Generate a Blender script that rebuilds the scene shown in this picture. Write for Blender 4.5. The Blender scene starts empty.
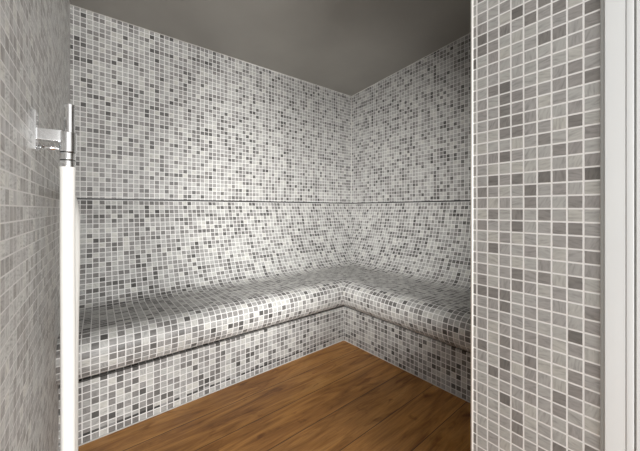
import bpy, bmesh, math, random
from mathutils import Vector
random.seed(4)
S = bpy.context.scene
C = S.collection
K = 1.1          # survey units -> metres
HC = 0.85        # eye height in survey units

def W(x, y, z):  # survey coordinates (eye at 0,0,0) -> world metres, floor at z = 0
    return Vector((x*K, y*K, (z+HC)*K))

# ------------------------------------------------------------------ camera
F = 283.5; HZ = 209.0; CX = 320.0
cd = bpy.data.cameras.new('camera'); cam = bpy.data.objects.new('camera', cd); C.objects.link(cam)
cam.location = W(0, 0, 0)
fwd = math.atan2(0.787, 0.617)
cam.rotation_euler = (math.pi/2, 0, fwd - math.pi/2)
cd.sensor_fit = 'HORIZONTAL'; cd.sensor_width = 36.0
cd.lens = 36.0*F/640.0
cd.shift_y = (HZ - 225.5)/640.0
cd.clip_start = 0.02
S.camera = cam

# ------------------------------------------------------------------ light and exposure
S.view_settings.view_transform = 'Standard'
S.view_settings.look = 'None'
S.view_settings.gamma = 1.0
S.view_settings.use_curve_mapping = False
S.view_settings.exposure = 0.0
wd = bpy.data.worlds.new('world'); S.world = wd; wd.use_nodes = True
bg = wd.node_tree.nodes['Background']
bg.inputs['Color'].default_value = (1.0, 0.99, 0.97, 1); bg.inputs['Strength'].default_value = 1.15

def area(name, loc, target, sx, sy, power, col=(1, 1, 1)):
    l = bpy.data.lights.new(name, 'AREA'); l.shape = 'RECTANGLE'; l.size = sx; l.size_y = sy
    l.energy = power; l.color = col
    o = bpy.data.objects.new(name, l); C.objects.link(o); o.location = loc
    o.rotation_euler = (Vector(target) - Vector(loc)).to_track_quat('-Z', 'Y').to_euler()
    return o
L1 = area('anteroom_fill_light', W(0.20, -2.4, -0.22), W(0.35, 1.6, -0.30), 1.3, 1.1, 145, (1, 0.99, 0.97))  # unseen fill light added outside the doorway, standing in for anteroom daylight
L2 = area('doorway_fill_light', W(-0.045, 0.14, 0.06), W(1.325, 1.64, 0.05), 0.07, 0.22, 11, (1, 0.985, 0.95))  # unseen fill light added at the doorway to brighten the far corner
L2.data.spread = math.radians(70)

# ------------------------------------------------------------------ materials
class NT:
    def __init__(s, name):
        s.m = bpy.data.materials.new(name); s.m.use_nodes = True
        s.t = s.m.node_tree; s.b = s.t.nodes['Principled BSDF']
    def n(s, kind, **kw):
        nd = s.t.nodes.new(kind)
        for k, v in kw.items():
            if k.startswith('i_'):
                key = k[2:]; key = int(key) if key.isdigit() else key
                s.put(nd.inputs[key], v)
            else: setattr(nd, k, v)
        return nd
    def put(s, sock, v):
        if isinstance(v, bpy.types.NodeSocket): s.t.links.new(v, sock)
        elif isinstance(v, bpy.types.Node): s.t.links.new(v.outputs[0], sock)
        else: sock.default_value = v
    def math(s, op, a, b=None, c=None, clamp=False):
        nd = s.t.nodes.new('ShaderNodeMath'); nd.operation = op; nd.use_clamp = clamp
        s.put(nd.inputs[0], a)
        if b is not None: s.put(nd.inputs[1], b)
        if c is not None: s.put(nd.inputs[2], c)
        return nd.outputs[0]
    def mix(s, f, a, b, blend='MIX'):
        nd = s.t.nodes.new('ShaderNodeMix'); nd.data_type = 'RGBA'; nd.blend_type = blend
        s.put(nd.inputs[0], f); s.put(nd.inputs[6], a); s.put(nd.inputs[7], b)
        return nd.outputs[2]
    def ramp(s, f, stops, interp='LINEAR'):
        nd = s.t.nodes.new('ShaderNodeValToRGB'); cr = nd.color_ramp; cr.interpolation = interp
        while len(cr.elements) < len(stops): cr.elements.new(0.5)
        for e, (p, c) in zip(cr.elements, stops):
            e.position = p; e.color = (c if len(c) == 4 else (*c, 1))
        s.put(nd.inputs[0], f); return nd.outputs[0]

def g(v, w=0.0): return (v*(1+w), v, v*(1-w), 1)

def tile_material(name, seed, stops, grout=(0.62, 0.61, 0.59, 1), joint=0.05, streak=0.35, dark_band=None):
    """mosaic: UVs are in tiles, so one UV unit is one glazed chip"""
    k = NT(name)
    uv = k.n('ShaderNodeUVMap'); sep = k.n('ShaderNodeSeparateXYZ', i_0=uv.outputs[0])
    u, v = sep.outputs[0], sep.outputs[1]
    fu, fv = k.math('FRACT', u), k.math('FRACT', v)
    iu, iv = k.math('FLOOR', u), k.math('FLOOR', v)
    cell = k.n('ShaderNodeCombineXYZ', i_0=iu, i_1=iv, i_2=float(seed))
    wn = k.n('ShaderNodeTexWhiteNoise', noise_dimensions='3D', i_0=cell)
    rnd = wn.outputs[0]
    sc = k.n('ShaderNodeSeparateXYZ', i_0=wn.outputs[1])
    tone = k.ramp(rnd, stops)
    # cast of each chip: warm, cool or greenish
    tint = k.ramp(sc.outputs[0], [(0, (1.03, 1.0, 0.96)), (0.25, (1.02, 0.995, 0.98)), (0.5, (1, 1, 0.99)), (0.8, (0.985, 1.0, 0.98)), (1, (1.0, 1.0, 0.95))])
    col = k.mix(1.0, tone, tint, 'MULTIPLY')
    # marble veining: stretched noise, turned per chip
    off = k.n('ShaderNodeVectorMath', operation='MULTIPLY_ADD', i_0=wn.outputs[1], i_1=(40, 40, 40))
    k.put(off.inputs[2], uv.outputs[0])
    flip = k.math('GREATER_THAN', sc.outputs[1], 0.72)
    ang = k.math('MULTIPLY_ADD', flip, 1.35, k.math('MULTIPLY', k.math('SUBTRACT', sc.outputs[2], 0.5), 0.6))
    rot = k.n('ShaderNodeVectorRotate', rotation_type='Z_AXIS', i_Vector=off.outputs[0], i_Angle=ang)
    mp = k.n('ShaderNodeMapping', i_0=rot.outputs[0]); mp.inputs['Scale'].default_value = (1.0, 4.5, 1)
    nz = k.n('ShaderNodeTexNoise', i_0=mp.outputs[0]); nz.inputs['Scale'].default_value = 1.3; nz.inputs['Detail'].default_value = 4; nz.inputs['Distortion'].default_value = 0.3
    vein = k.ramp(nz.outputs[0], [(0.25, g(1-streak)), (0.5, g(1.0)), (0.75, g(1+streak*0.5))])
    col = k.mix(1.0, col, vein, 'MULTIPLY')
    # joints, a bit uneven
    du = k.math('SUBTRACT', 0.5, k.math('ABSOLUTE', k.math('SUBTRACT', fu, 0.5)))
    dv = k.math('SUBTRACT', 0.5, k.math('ABSOLUTE', k.math('SUBTRACT', fv, 0.5)))
    d = k.math('SMOOTH_MIN', du, dv, 0.03)
    jn = k.n('ShaderNodeTexNoise', i_0=uv.outputs[0]); jn.inputs['Scale'].default_value = 2.5
    jw = k.math('MULTIPLY_ADD', jn.outputs[0], 0.03, joint-0.015)
    mask = k.n('ShaderNodeMapRange', interpolation_type='SMOOTHSTEP', i_0=d)
    k.put(mask.inputs[1], jw); k.put(mask.inputs[2], k.math('ADD', jw, 0.035))
    chip = mask.outputs[0]
    gn = k.n('ShaderNodeTexNoise', i_0=uv.outputs[0]); gn.inputs['Scale'].default_value = 0.35; gn.inputs['Detail'].default_value = 3
    gcol = k.mix(gn.outputs[0], (grout[0]*0.82, grout[1]*0.82, grout[2]*0.82, 1), grout)
    if dark_band:   # a row of thin cut black chips near the foot
        lo, hi = dark_band
        inb = k.math('MULTIPLY', k.math('GREATER_THAN', v, lo), k.math('LESS_THAN', v, hi))
        cellb = k.n('ShaderNodeCombineXYZ', i_0=iu, i_1=77.0, i_2=float(seed))
        wb = k.n('ShaderNodeTexWhiteNoise', noise_dimensions='3D', i_0=cellb)
        dk = k.ramp(wb.outputs[0], [(0, g(0.03)), (0.45, g(0.06)), (0.75, g(0.16)), (1, g(0.4))])
        col = k.mix(inb, col, dk)
    fin = k.mix(chip, gcol, col)
    k.put(k.b.inputs['Base Color'], fin)
    rg = k.math('MULTIPLY_ADD', chip, -0.42, 0.85)
    k.put(k.b.inputs['Roughness'], rg)
    k.b.inputs['Specular IOR Level'].default_value = 0.4
    hgt = k.math('ADD', chip, k.math('MULTIPLY', sc.outputs[1], 0.15))
    bp = k.n('ShaderNodeBump', i_Height=hgt); bp.inputs['Strength'].default_value = 0.35; bp.inputs['Distance'].default_value = 0.0012
    k.put(k.b.inputs['Normal'], bp.outputs[0])
    return k.m

room_stops = [(0.0, g(0.07)), (0.07, g(0.12)), (0.24, g(0.20, .01)), (0.48, g(0.30, .01)), (0.75, g(0.40, .01)), (1.0, g(0.51, .01))]
wall_stops = [(0.0, g(0.07)), (0.08, g(0.12)), (0.22, g(0.20, .01)), (0.45, g(0.29, .01)), (0.75, g(0.37, .01)), (1.0, g(0.46, .01))]
M_wall = tile_material('mosaic_wall', 1, wall_stops, grout=g(0.80, .01), joint=0.05)
M_back = tile_material('mosaic_backrest', 2, room_stops, grout=g(0.80, .01), joint=0.05)
M_seat = tile_material('mosaic_seat', 3, room_stops, grout=g(0.80, .01), joint=0.05)
M_base = tile_material('mosaic_base', 5, room_stops, grout=g(0.80, .01), joint=0.05, dark_band=(1.0, 1.42))
M_right = tile_material('mosaic_right_wall', 9, wall_stops, grout=g(0.72, .01), joint=0.045)
near_stops = [(0.0, g(0.14, .02)), (0.08, g(0.20, .02)), (0.30, g(0.29, .02)), (0.65, g(0.36, .02)), (1.0, g(0.42, .02))]
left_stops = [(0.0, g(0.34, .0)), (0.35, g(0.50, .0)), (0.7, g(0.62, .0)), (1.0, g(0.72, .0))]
M_near = tile_material('mosaic_doorway', 11, near_stops, grout=g(0.80, .015), joint=0.045, streak=0.3)
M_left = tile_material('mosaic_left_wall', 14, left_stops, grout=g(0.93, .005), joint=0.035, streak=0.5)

def plain(name, col, rough=0.5, metal=0.0, bump=0.0, scale=40.0, var=0.0):
    k = NT(name)
    tc = k.n('ShaderNodeTexCoord')
    nz = k.n('ShaderNodeTexNoise', i_0=tc.outputs['Object']); nz.inputs['Scale'].default_value = scale; nz.inputs['Detail'].default_value = 4
    lo = tuple(c*(1-var) for c in col[:3]) + (1,); hi = tuple(min(1, c*(1+var)) for c in col[:3]) + (1,)
    k.put(k.b.inputs['Base Color'], k.ramp(nz.outputs[0], [(0.3, lo), (0.7, hi)]))
    k.b.inputs['Roughness'].default_value = rough; k.b.inputs['Metallic'].default_value = metal
    if bump:
        bp = k.n('ShaderNodeBump', i_Height=nz.outputs[0]); bp.inputs['Strength'].default_value = bump; bp.inputs['Distance'].default_value = 0.002
        k.put(k.b.inputs['Normal'], bp.outputs[0])
    return k.m
M_ceil = plain('grey_ceiling_paint', (0.275, 0.263, 0.24), 0.30, bump=0.15, scale=3.0, var=0.06)
M_white = plain('white_lacquer', (0.73, 0.75, 0.755), 0.35, scale=5, var=0.01)
M_gasket = plain('grey_gasket', (0.42, 0.43, 0.42), 0.6)
M_seal = plain('white_silicone', (0.66, 0.65, 0.62), 0.5, scale=30, var=0.08)
M_chrome = plain('chrome', (0.90, 0.91, 0.92), 0.10, 1.0, scale=5)
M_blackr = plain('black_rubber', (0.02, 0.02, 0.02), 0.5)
M_hose = plain('white_rubber', (0.86, 0.86, 0.83), 0.38, scale=20, var=0.02)
M_plaster = plain('pale_plaster', (0.6, 0.6, 0.58), 0.8, scale=8, var=0.03)

def wood():
    k = NT('oak_planks')
    tc = k.n('ShaderNodeTexCoord'); sep = k.n('ShaderNodeSeparateXYZ', i_0=tc.outputs['Object'])
    pw = 0.1565*K; y0 = 0.898*K
    r = k.math('DIVIDE', k.math('SUBTRACT', sep.outputs[1], y0), pw)
    row = k.math('FLOOR', r); fr = k.math('FRACT', r)
    wr = k.n('ShaderNodeTexWhiteNoise', noise_dimensions='1D'); k.put(wr.inputs['W'], row)
    L = 2.4
    cx = k.math('ADD', k.math('DIVIDE', sep.outputs[0], L), k.math('MULTIPLY_ADD', wr.outputs[0], 0.1, 0.22))
    ci = k.math('FLOOR', cx); fx = k.math('FRACT', cx)
    cell = k.n('ShaderNodeCombineXYZ', i_0=ci, i_1=row)
    wn = k.n('ShaderNodeTexWhiteNoise', noise_dimensions='3D', i_0=cell)
    p = k.n('ShaderNodeVectorMath', operation='MULTIPLY_ADD', i_0=wn.outputs[1], i_1=(9, 9, 9)); k.put(p.inputs[2], tc.outputs['Object'])
    m1 = k.n('ShaderNodeMapping', i_0=p.outputs[0]); m1.inputs['Scale'].default_value = (1.6, 11, 1)
    n1 = k.n('ShaderNodeTexNoise', i_0=m1.outputs[0]); n1.inputs['Scale'].default_value = 1.6; n1.inputs['Detail'].default_value = 6; n1.inputs['Roughness'].default_value = 0.62; n1.inputs['Distortion'].default_value = 1.1
    m2 = k.n('ShaderNodeMapping', i_0=p.outputs[0]); m2.inputs['Scale'].default_value = (6, 120, 1)
    n2 = k.n('ShaderNodeTexNoise', i_0=m2.outputs[0]); n2.inputs['Scale'].default_value = 1.5; n2.inputs['Detail'].default_value = 5; n2.inputs['Distortion'].default_value = 0.3
    m3 = k.n('ShaderNodeMapping', i_0=p.outputs[0]); m3.inputs['Scale'].default_value = (2.2, 7, 1)
    n3 = k.n('ShaderNodeTexNoise', i_0=m3.outputs[0]); n3.inputs['Scale'].default_value = 2.3; n3.inputs['Detail'].default_value = 3; n3.inputs['Distortion'].default_value = 1.5
    col = k.ramp(n1.outputs[0], [(0.28, (0.19, 0.070, 0.014)), (0.43, (0.37, 0.160, 0.036)), (0.58, (0.52, 0.245, 0.062)), (0.78, (0.62, 0.33, 0.105))])
    fine = k.ramp(n2.outputs[0], [(0.3, g(0.78)), (0.55, g(1.0)), (0.75, g(1.12))])
    col = k.mix(1.0, col, fine, 'MULTIPLY')
    knot = k.ramp(n3.outputs[0], [(0.60, g(1.0)), (0.74, (0.50, 0.40, 0.30))])
    col = k.mix(1.0, col, knot, 'MULTIPLY')
    col = k.mix(1.0, col, k.ramp(wn.outputs[0], [(0, g(0.86)), (1, g(1.12))]), 'MULTIPLY')
    ey = k.math('MULTIPLY', k.math('SUBTRACT', 0.5, k.math('ABSOLUTE', k.math('SUBTRACT', fr, 0.5))), pw)
    ex = k.math('MULTIPLY', k.math('SUBTRACT', 0.5, k.math('ABSOLUTE', k.math('SUBTRACT', fx, 0.5))), L)
    e = k.math('MINIMUM', ey, ex)
    gap = k.n('ShaderNodeMapRange', i_0=e); gap.inputs[1].default_value = 0.0008; gap.inputs[2].default_value = 0.0022
    col = k.mix(gap.outputs[0], (0.035, 0.016, 0.007, 1), col)
    k.put(k.b.inputs['Base Color'], col)
    k.put(k.b.inputs['Roughness'], k.math('MULTIPLY_ADD', n2.outputs[0], 0.15, 0.33))
    k.b.inputs['Specular IOR Level'].default_value = 0.45
    bp = k.n('ShaderNodeBump', i_Height=k.math('ADD', gap.outputs[0], k.math('MULTIPLY', n2.outputs[0], 0.15)))
    bp.inputs['Strength'].default_value = 0.3; bp.inputs['Distance'].default_value = 0.001
    k.put(k.b.inputs['Normal'], bp.outputs[0])
    return k.m
M_wood = wood()

# ------------------------------------------------------------------ mesh helpers
def link(name, bm, mat, parent=None, smooth=False):
    me = bpy.data.meshes.new(name)
    bmesh.ops.recalc_face_normals(bm, faces=bm.faces)
    if smooth:
        for f in bm.faces: f.smooth = True
    bm.to_mesh(me); bm.free()
    for m in (mat if isinstance(mat, (list, tuple)) else [mat]): me.materials.append(m)
    o = bpy.data.objects.new(name, me); C.objects.link(o)
    if parent: 
        o.parent = parent; o.matrix_parent_inverse = parent.matrix_world.inverted()
    return o
def structure(o, label=None, cat=None):
    o['kind'] = 'structure'
    if label: o['label'] = label
    if cat: o['category'] = cat
    return o
def empty(name, loc, label, cat, group=None):
    o = bpy.data.objects.new(name, None); C.objects.link(o); o.location = loc; o.empty_display_size = 0.05
    o['label'] = label; o['category'] = cat
    if group: o['group'] = group
    bpy.context.view_layer.update()
    return o
def hexa(bm, pts, mi=0):
    """pts: bottom 4 then top 4 (survey units)"""
    v = [bm.verts.new(W(*p)) for p in pts]
    fs = []
    for q in ((0,3,2,1), (4,5,6,7), (0,1,5,4), (1,2,6,5), (2,3,7,6), (3,0,4,7)):
        f = bm.faces.new([v[i] for i in q]); f.material_index = mi; fs.append(f)
    return fs
def box(bm, a, b, mi=0):
    (x0, y0, z0), (x1, y1, z1) = a, b
    return hexa(bm, [(x0,y0,z0),(x1,y0,z0),(x1,y1,z0),(x0,y1,z0),(x0,y0,z1),(x1,y0,z1),(x1,y1,z1),(x0,y1,z1)], mi)
def uv_planar(bm, tu=0.025, tv=0.025, ou=0.0, ov=0.0, tu_y=None):
    """UV in tiles: horizontal run along x or y whichever the face follows, vertical along z"""
    lay = bm.loops.layers.uv.verify(); bm.normal_update()
    for f in bm.faces:
        n = f.normal
        for l in f.loops:
            p = l.vert.co/K; z = p.z - HC
            if abs(n.z) > 0.8: l[lay].uv = ((p.x-ou)/tu, (p.y-ov)/tu)
            elif abs(n.x) > abs(n.y): l[lay].uv = ((p.y-ou)/(tu_y or tu), (z-ov)/tv)
            else: l[lay].uv = ((p.x-ou)/tu, (z-ov)/tv)
def bevel(o, w, seg=2):
    m = o.modifiers.new('bevel', 'BEVEL'); m.width = w; m.segments = seg; m.limit_method = 'ANGLE'; m.angle_limit = 0.6
    for p in o.data.polygons: p.use_smooth = True
    m2 = o.modifiers.new('wn', 'WEIGHTED_NORMAL'); m2.keep_sharp = True

# ------------------------------------------------------------------ room measures
XL, XB, YA = -0.107, 1.823, 1.86
XP, YP0, YP1 = 0.697, 0.088, 0.307          # doorway reveal
TW = 0.0235                                   # chip width along y
LZ = 0.056                                    # height of the crease above the backrest
FZ = -HC
def ceil_z(x, y):                             # the ceiling falls towards the back wall
    return 1.008 + (x-XL)*0.0099 + (YA-y)*0.0655
TOP = 1.25

# ------------------------------------------------------------------ setting
bm = bmesh.new(); box(bm, (XL-0.1, -0.9, FZ-0.06), (XB+0.1, YA+0.1, FZ)); structure(link('floor', bm, M_wood), 'brown oak plank floor', 'floor')

bm = bmesh.new()
cs = [(XL-.1, -0.05), (XB+.1, -0.05), (XB+.1, YA+.1), (XL-.1, YA+.1)]
hexa(bm, [(x, y, ceil_z(x, y)) for x, y in cs] + [(x, y, ceil_z(x, y)+0.08) for x, y in cs])
structure(link('ceiling', bm, M_ceil), 'sloping grey painted ceiling', 'ceiling')

bm = bmesh.new(); box(bm, (XL-.1, YA, LZ), (XB+.1, YA+.1, TOP)); box(bm, (XL-.1, YA+.065, FZ), (XB+.1, YA+.1, LZ)); uv_planar(bm, 0.0250, 0.025, 0.0055, LZ+0.008)
structure(link('wall_back', bm, M_wall), 'back wall of small grey mosaic', 'wall')
bm = bmesh.new(); box(bm, (XB, YP0, LZ), (XB+.1, YA, TOP)); box(bm, (XB+.065, YP0, FZ), (XB+.1, YA+.065, LZ)); uv_planar(bm, 0.025, 0.025, 0.0, LZ+0.008, tu_y=TW)
structure(link('wall_right', bm, M_right), 'right wall of small grey mosaic', 'wall')
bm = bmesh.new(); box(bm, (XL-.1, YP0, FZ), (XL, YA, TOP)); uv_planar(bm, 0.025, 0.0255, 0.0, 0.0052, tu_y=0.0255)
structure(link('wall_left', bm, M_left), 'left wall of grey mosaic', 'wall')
# front wall: the return beside the doorway runs on behind to the right wall, with a lintel over the opening
bm = bmesh.new(); box(bm, (XP, YP0, FZ), (XB, YP1, TOP))
uv_planar(bm, 0.0231, 0.0251, 0.0870, 0.0006)
fr = link('wall_front', bm, M_near); structure(fr, 'grey mosaic doorway return', 'wall')
bm = bmesh.new(); box(bm, (XL, YP0, 1.06), (XP, YP1, TOP)); uv_planar(bm, 0.0231, 0.0251, 0.0870, 0.0006)
structure(link('wall_front_lintel', bm, M_near), 'mosaic lintel over doorway', 'wall')

# sealant beads
def bead(name, pts, r=0.0030):
    bm = bmesh.new()
    P = [W(*p) for p in pts]
    tube(bm, P, r*K, 8)
    return structure(link(name, bm, M_seal, smooth=True))
def tube(bm, P, r, n=16, cap=True, closed=False):
    """round tube through world points P; r float or list"""
    rings = []
    up = None
    for i, p in enumerate(P):
        a = P[max(i-1, 0)]; b = P[min(i+1, len(P)-1)]
        t = (b-a).normalized()
        if up is None:
            up = Vector((0, 0, 1)) if abs(t.z) < 0.9 else Vector((1, 0, 0))
        s = t.cross(up).normalized(); up = s.cross(t).normalized()
        rr = r[i] if isinstance(r, (list, tuple)) else r
        rings.append([bm.verts.new(p + (s*math.cos(2*math.pi*j/n) + up*math.sin(2*math.pi*j/n))*rr) for j in range(n)])
    for i in range(len(rings)-1):
        for j in range(n):
            bm.faces.new((rings[i][j], rings[i][(j+1) % n], rings[i+1][(j+1) % n], rings[i+1][j]))
    if cap:
        bm.faces.new(rings[0][::-1]); bm.faces.new(rings[-1])
bead('trim_1', [(XL, YA-.001, ceil_z(XL, YA)), (XB-.001, YA-.001, ceil_z(XB, YA)), (XB-.001, YP1, ceil_z(XB, YP1))])
bead('trim_2', [(XB-.001, YA-.001, LZ), (XB-.001, YA-.001, ceil_z(XB, YA))], 0.002)
# dark strip added in the crease above the backrest to deepen its shade
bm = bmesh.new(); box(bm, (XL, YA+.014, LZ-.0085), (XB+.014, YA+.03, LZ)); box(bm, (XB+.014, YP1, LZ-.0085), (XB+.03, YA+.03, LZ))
structure(link('crease_shade_strip', bm, M_blackr))
# white corner strip on the edge of the doorway return
bm = bmesh.new(); tube(bm, [W(XP+.0005, YP1-.001, FZ), W(XP+.0005, YP1-.001, ceil_z(XP, YP1))], 0.0032*K, 12)
structure(link('trim_3', bm, M_seal, smooth=True), 'white edge strip on the doorway return', 'trim')

# white door frame: stepped jamb standing against the tiled return
def jamb(name, sx, x_face):
    t = empty(name, W(x_face, 0.02, FZ), '', 'door frame'); t['kind'] = 'structure'; del t['label']
    def piece(nm, y0, y1, proud, mat, bw=0.0012):
        bm = bmesh.new(); box(bm, (min(x_face-sx*proud, x_face+sx*0.12), y0, FZ), (max(x_face-sx*proud, x_face+sx*0.12), y1, 1.06))
        o = link(nm, bm, mat, t); bevel(o, bw)
        return o
    piece('gasket', 0.0825, 0.0878, 0.0015, M_gasket, 0.0006)
    piece('frame_lining', 0.0574, 0.0830, 0.004, M_white, 0.0015)
    piece('frame_stop', 0.0480, 0.0574, 0.0045, M_white, 0.0015)
    piece('seal_strip', 0.0462, 0.0480, 0.002, M_gasket, 0.0003)
    piece('outer_frame', -0.02, 0.0462, 0.0050, M_white, 0.0015)
    return t
JR = jamb('door_1', 1, XP)
JL = jamb('door_2', -1, XL-0.012)
# anteroom wall around the doorway
bm = bmesh.new(); box(bm, (XP+0.121, 0.0, FZ), (XB+.1, YP0, TOP)); structure(link('wall_anteroom_right', bm, M_plaster))

# ------------------------------------------------------------------ bench
def sweepA(name, prof, mat, parent, smooth=True, u0=0.0055, xs=XL):
    """prof rows: (oA_left, oA_corner, oB_corner, z_left, z_corner, v)   run along the back wall"""
    bm = bmesh.new(); lay = bm.loops.layers.uv.verify(); N = 24
    grid = []
    for (oL, oC, oB, zl, zc, v) in prof:
        x1, y1 = XB-oB, YA-oC; row = []
        for i in range(N+1):
            t = i/N; x = xs+(x1-xs)*t; y = (YA-oL)*(1-t)+y1*t
            row.append((bm.verts.new(W(x, y, zl*(1-t)+zc*t)), ((x-u0)/0.025, v)))
        grid.append(row)
    return fin(bm, lay, grid, name, mat, parent, smooth)
def sweepB(name, prof, mat, parent, smooth=True, ye=YP1):
    """prof rows: (oA_corner, oB_corner, oB_right, z_corner, z_right, v)   run along the right wall"""
    bm = bmesh.new(); lay = bm.loops.layers.uv.verify(); N = 24
    grid = []
    for (oA, oB, oR, zc, zr, v) in prof:
        y0 = YA-oA; row = []
        for i in range(N+1):
            t = i/N; y = y0+(ye-y0)*t; x = XB-(oB*(1-t)+oR*t)
            row.append((bm.verts.new(W(x, y, zc*(1-t)+zr*t)), (y/TW, v)))
        grid.append(row)
    return fin(bm, lay, grid, name, mat, parent, smooth)
def fin(bm, lay, grid, name, mat, parent, smooth):
    for a, b in zip(grid, grid[1:]):
        for i in range(len(a)-1):
            q = (a[i], a[i+1], b[i+1], b[i])
            f = bm.faces.new([v for v, _ in q])
            for l, (_, uv) in zip(f.loops, q): l[lay].uv = uv
            f.smooth = smooth
    me = bpy.data.meshes.new(name); bm.to_mesh(me); bm.free()
    me.materials.append(mat)
    o = bpy.data.objects.new(name, me); C.objects.link(o)
    o.parent = parent; o.matrix_parent_inverse = parent.matrix_world.inverted()
    return o

def catmull(pts, n=6):
    out = []
    for i in range(len(pts)-1):
        p0 = pts[max(i-1, 0)]; p1 = pts[i]; p2 = pts[i+1]; p3 = pts[min(i+2, len(pts)-1)]
        for j in range(n):
            t = j/n
            out.append(tuple(0.5*((2*b)+(-a+c)*t+(2*a-5*b+4*c-d)*t*t+(-a+3*b-3*c+d)*t**3) for a, b, c, d in zip(p0, p1, p2, p3)))
    out.append(pts[-1]); return out
# cross-section: distance out from the wall, height
BACK = catmull([(-0.060, LZ-0.0085), (-0.018, LZ-0.0085), (-0.011, LZ-0.011), (-0.006, 0.025), (0.02, -0.06), (0.045, -0.16), (0.083, -0.26), (0.128, -0.35), (0.160, -0.40), (0.185, -0.428), (0.215, -0.443), (0.26, -0.449)])
SEAT = catmull([(0.26, -0.449), (0.40, -0.445), (0.53, -0.440), (0.575, -0.446), (0.604, -0.463), (0.618, -0.49), (0.620, -0.52), (0.612, -0.555), (0.592, -0.583), (0.565, -0.597)])
E_NOSE = 0.06     # the right-hand run is a little deeper
def stretch(o): return o + max(0, (o-0.2)/0.42)*E_NOSE
def rows(prof, tile=0.025, v0=0.0):
    v = v0; out = []; last = None
    for o, z in prof:
        if last: v -= math.hypot(o-last[0], z-last[1])/tile
        out.append((o, z, v)); last = (o, z)
    return out
bench = empty('tiled_bench', W(0.8, 1.5, FZ), 'L-shaped built-in steam room bench covered in grey mosaic, running along back and right walls', 'bench')
TAP = 0.035
def wgt(o): return max(0, min(1, (o-0.2)/0.42))
rb = rows(BACK); rs = rows(SEAT, v0=rb[-1][2])
pa = lambda R: [(o-TAP*0.3*wgt(o), o+TAP*wgt(o)*0, stretch(o), z, z, v) for o, z, v in R]
pb = lambda R: [(o, stretch(o), stretch(o)-0.03*wgt(o), z, z, v) for o, z, v in R]
sweepA('backrest', pa(rb), M_back, bench); sweepB('backrest', pb(rb), M_back, bench)
sweepA('seat', pa(rs), M_seat, bench); sweepB('seat', pb(rs), M_seat, bench)
# underside and base
BA_L, BA_C, BB_C, BB_R = YA-1.334, YA-1.3516, XB-1.2575, XB-1.297
o0 = SEAT[-1][0]; zb = -0.597
und_a = [(o0-TAP*.3, o0, stretch(o0), zb, zb, 0), (o0-0.02-TAP*.3, o0-0.02, stretch(o0)-.02, zb+0.004, zb+0.004, -0.8), (BA_L-.12, BA_C-.12, BB_C-.12, zb+0.004, zb+0.004, -6)]
und_b = [(o0, stretch(o0), stretch(o0)-.03, zb, zb, 0), (o0-0.02, stretch(o0)-.02, stretch(o0)-.05, zb+0.004, zb+0.004, -0.8), (BA_C-.12, BB_C-.12, BB_R-.12, zb+0.004, zb+0.004, -6)]
zt = -0.6345; zl = -0.6245; H = (zt-FZ)/0.025
base_a = [(BA_L-.12, BA_C-.12, BB_C-.12, zl, zt, H+4.8), (BA_L, BA_C, BB_C, zl, zt, H), (BA_L, BA_C, BB_C, FZ, FZ, 0)]
base_b = [(BA_C-.12, BB_C-.12, BB_R-.12, zt, zt, H+4.8), (BA_C, BB_C, BB_R, zt, zt, H), (BA_C, BB_C, BB_R, FZ, FZ, 0)]
sweepA('underside', und_a, M_seat, bench, False); sweepB('underside', und_b, M_seat, bench, False)
sweepA('base', base_a, M_base, bench, False); sweepB('base', base_b, M_seat, bench, False)
# sealant along the floor
bead('trim_4', [(XL, YA-BA_L-.001, FZ+.001), (XB-BB_C-.001, YA-BA_C-.001, FZ+.001), (XB-BB_R-.001, YP1, FZ+.001)], 0.0030)

# ------------------------------------------------------------------ hose holder and hose on the left wall
HX, HY = -0.0520, 0.83
def cyl(bm, a, b, r, n=32): tube(bm, [W(*a), W(*b)], r*K, n)
def lathe(bm, x, y, prof, n=32):
    """prof: (radius, z) from bottom to top, survey units"""
    rings = [[bm.verts.new(W(x+r*math.cos(2*math.pi*j/n), y+r*math.sin(2*math.pi*j/n), z)) for j in range(n)] for r, z in prof]
    for a, b in zip(rings, rings[1:]):
        for j in range(n): bm.faces.new((a[j], a[(j+1) % n], b[(j+1) % n], b[j]))
    bm.faces.new(rings[0][::-1]); bm.faces.new(rings[-1])
holder = empty('hose_holder', W(XL, HY, 0.14), 'square chrome hose holder fixed to the left mosaic wall', 'hose holder')
bm = bmesh.new(); box(bm, (XL, HY-0.020, 0.122), (XL+0.008, HY+0.013, 0.203)); o = link('wall_plate', bm, M_chrome, holder); bevel(o, 0.0012)
bm = bmesh.new(); box(bm, (XL+0.007, HY-0.012, 0.144), (HX-0.008, HY+0.012, 0.169)); o = link('arm', bm, M_chrome, holder); bevel(o, 0.0015)
bm = bmesh.new(); cyl(bm, (XL+0.009, HY, 0.130), (HX-0.008, HY, 0.130), 0.0048); link('rod', bm, M_chrome, holder, True)
bm = bmesh.new()
n = 40; r0, r1 = 0.0110, 0.0160
rg = []
for j in range(n):
    c, s = math.cos(2*math.pi*j/n), math.sin(2*math.pi*j/n)
    rg.append([bm.verts.new(W(HX+r*c, HY+r*s, z)) for r, z in ((r0, 0.124), (r1, 0.124), (r1, 0.1665), (r0, 0.1665))])
for j in range(n):
    a, b = rg[j], rg[(j+1) % n]
    for q in range(4): bm.faces.new((a[q], b[q], b[(q+1) % 4], a[(q+1) % 4]))
o = link('clip_ring', bm, M_chrome, holder); bevel(o, 0.0008)

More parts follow.
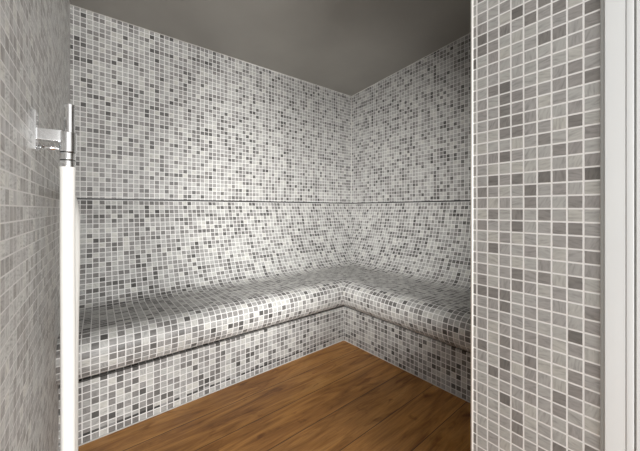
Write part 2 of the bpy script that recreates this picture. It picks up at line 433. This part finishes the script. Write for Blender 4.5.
hose = empty('kneipp_hose', W(HX, HY, FZ), 'thick white hose with chrome nozzle hanging from the chrome holder', 'hose')
bm = bmesh.new(); lathe(bm, HX, HY, [(0.0105, 0.10), (0.0105, 0.1675), (0.0100, 0.1685)])
link('valve_body', bm, M_chrome, hose, True)
bm = bmesh.new(); lathe(bm, HX+.0030, HY, [(0.0098, 0.1672), (0.0098, 0.222), (0.0103, 0.226), (0.0103, 0.2285), (0.0070, 0.2295), (0.0067, 0.215)])
o = link('nozzle', bm, M_chrome, hose, True); bevel(o, 0.0004)
for i, (z0, z1) in enumerate(((0.091, 0.1055), (0.107, 0.1225))):
    bm = bmesh.new(); lathe(bm, HX, HY, [(0.0125, z0), (0.0138, z0+.001), (0.0138, z1-.001), (0.0125, z1)])
    o = link('collar', bm, M_chrome, hose, True); bevel(o, 0.0005)
bm = bmesh.new(); lathe(bm, HX, HY, [(0.0128, 0.0895), (0.0128, 0.124)]); link('gasket_ring', bm, M_blackr, hose, True)
# hose: down, a U-turn near the floor, back up behind itself to the wall outlet
x2, y2 = -0.0500, 0.905
pts = [(HX, HY, 0.092), (HX, HY, 0.05), (HX, HY, -0.1), (HX+.001, HY, -0.35), (HX+.001, HY, -0.58)]
cz = -0.66
for a in range(0, 181, 30):
    ca = math.cos(math.radians(a)); sa = math.sin(math.radians(a))
    t = (1-ca)/2
    pts.append((HX+(x2-HX)*t, HY+(y2-HY)*t, cz-0.05*sa))
pts += [(x2, y2, -0.50), (x2+.001, y2, -0.3), (x2+.003, y2+.01, -0.10), (x2-.001, y2+.05, 0.0), (x2-.014, y2+.16, 0.04), (x2-.024, y2+.36, 0.045), (XL+.019, y2+.50, 0.045)]
sm = catmull(pts, 6); Pw = [W(*p) for p in sm]
rr = [0.0130*K if i > 4 else (0.0130+0.0006*(1-i/5))*K for i in range(len(Pw))]
bm = bmesh.new(); tube(bm, Pw, rr, 28); link('hose_tube', bm, M_hose, hose, True)
y2 += 0.50
out = empty('wall_outlet', W(XL, y2, 0.045), 'chrome wall outlet partly hidden behind the white hose', 'wall outlet')
bm = bmesh.new(); cyl(bm, (XL, y2, 0.045), (XL+.006, y2, 0.045), 0.014); o = link('rosette', bm, M_chrome, out, True); bevel(o, 0.001)
bm = bmesh.new(); cyl(bm, (XL+.006, y2, 0.045), (XL+.0195, y2, 0.045), 0.0125); o = link('socket', bm, M_chrome, out, True); bevel(o, 0.001)
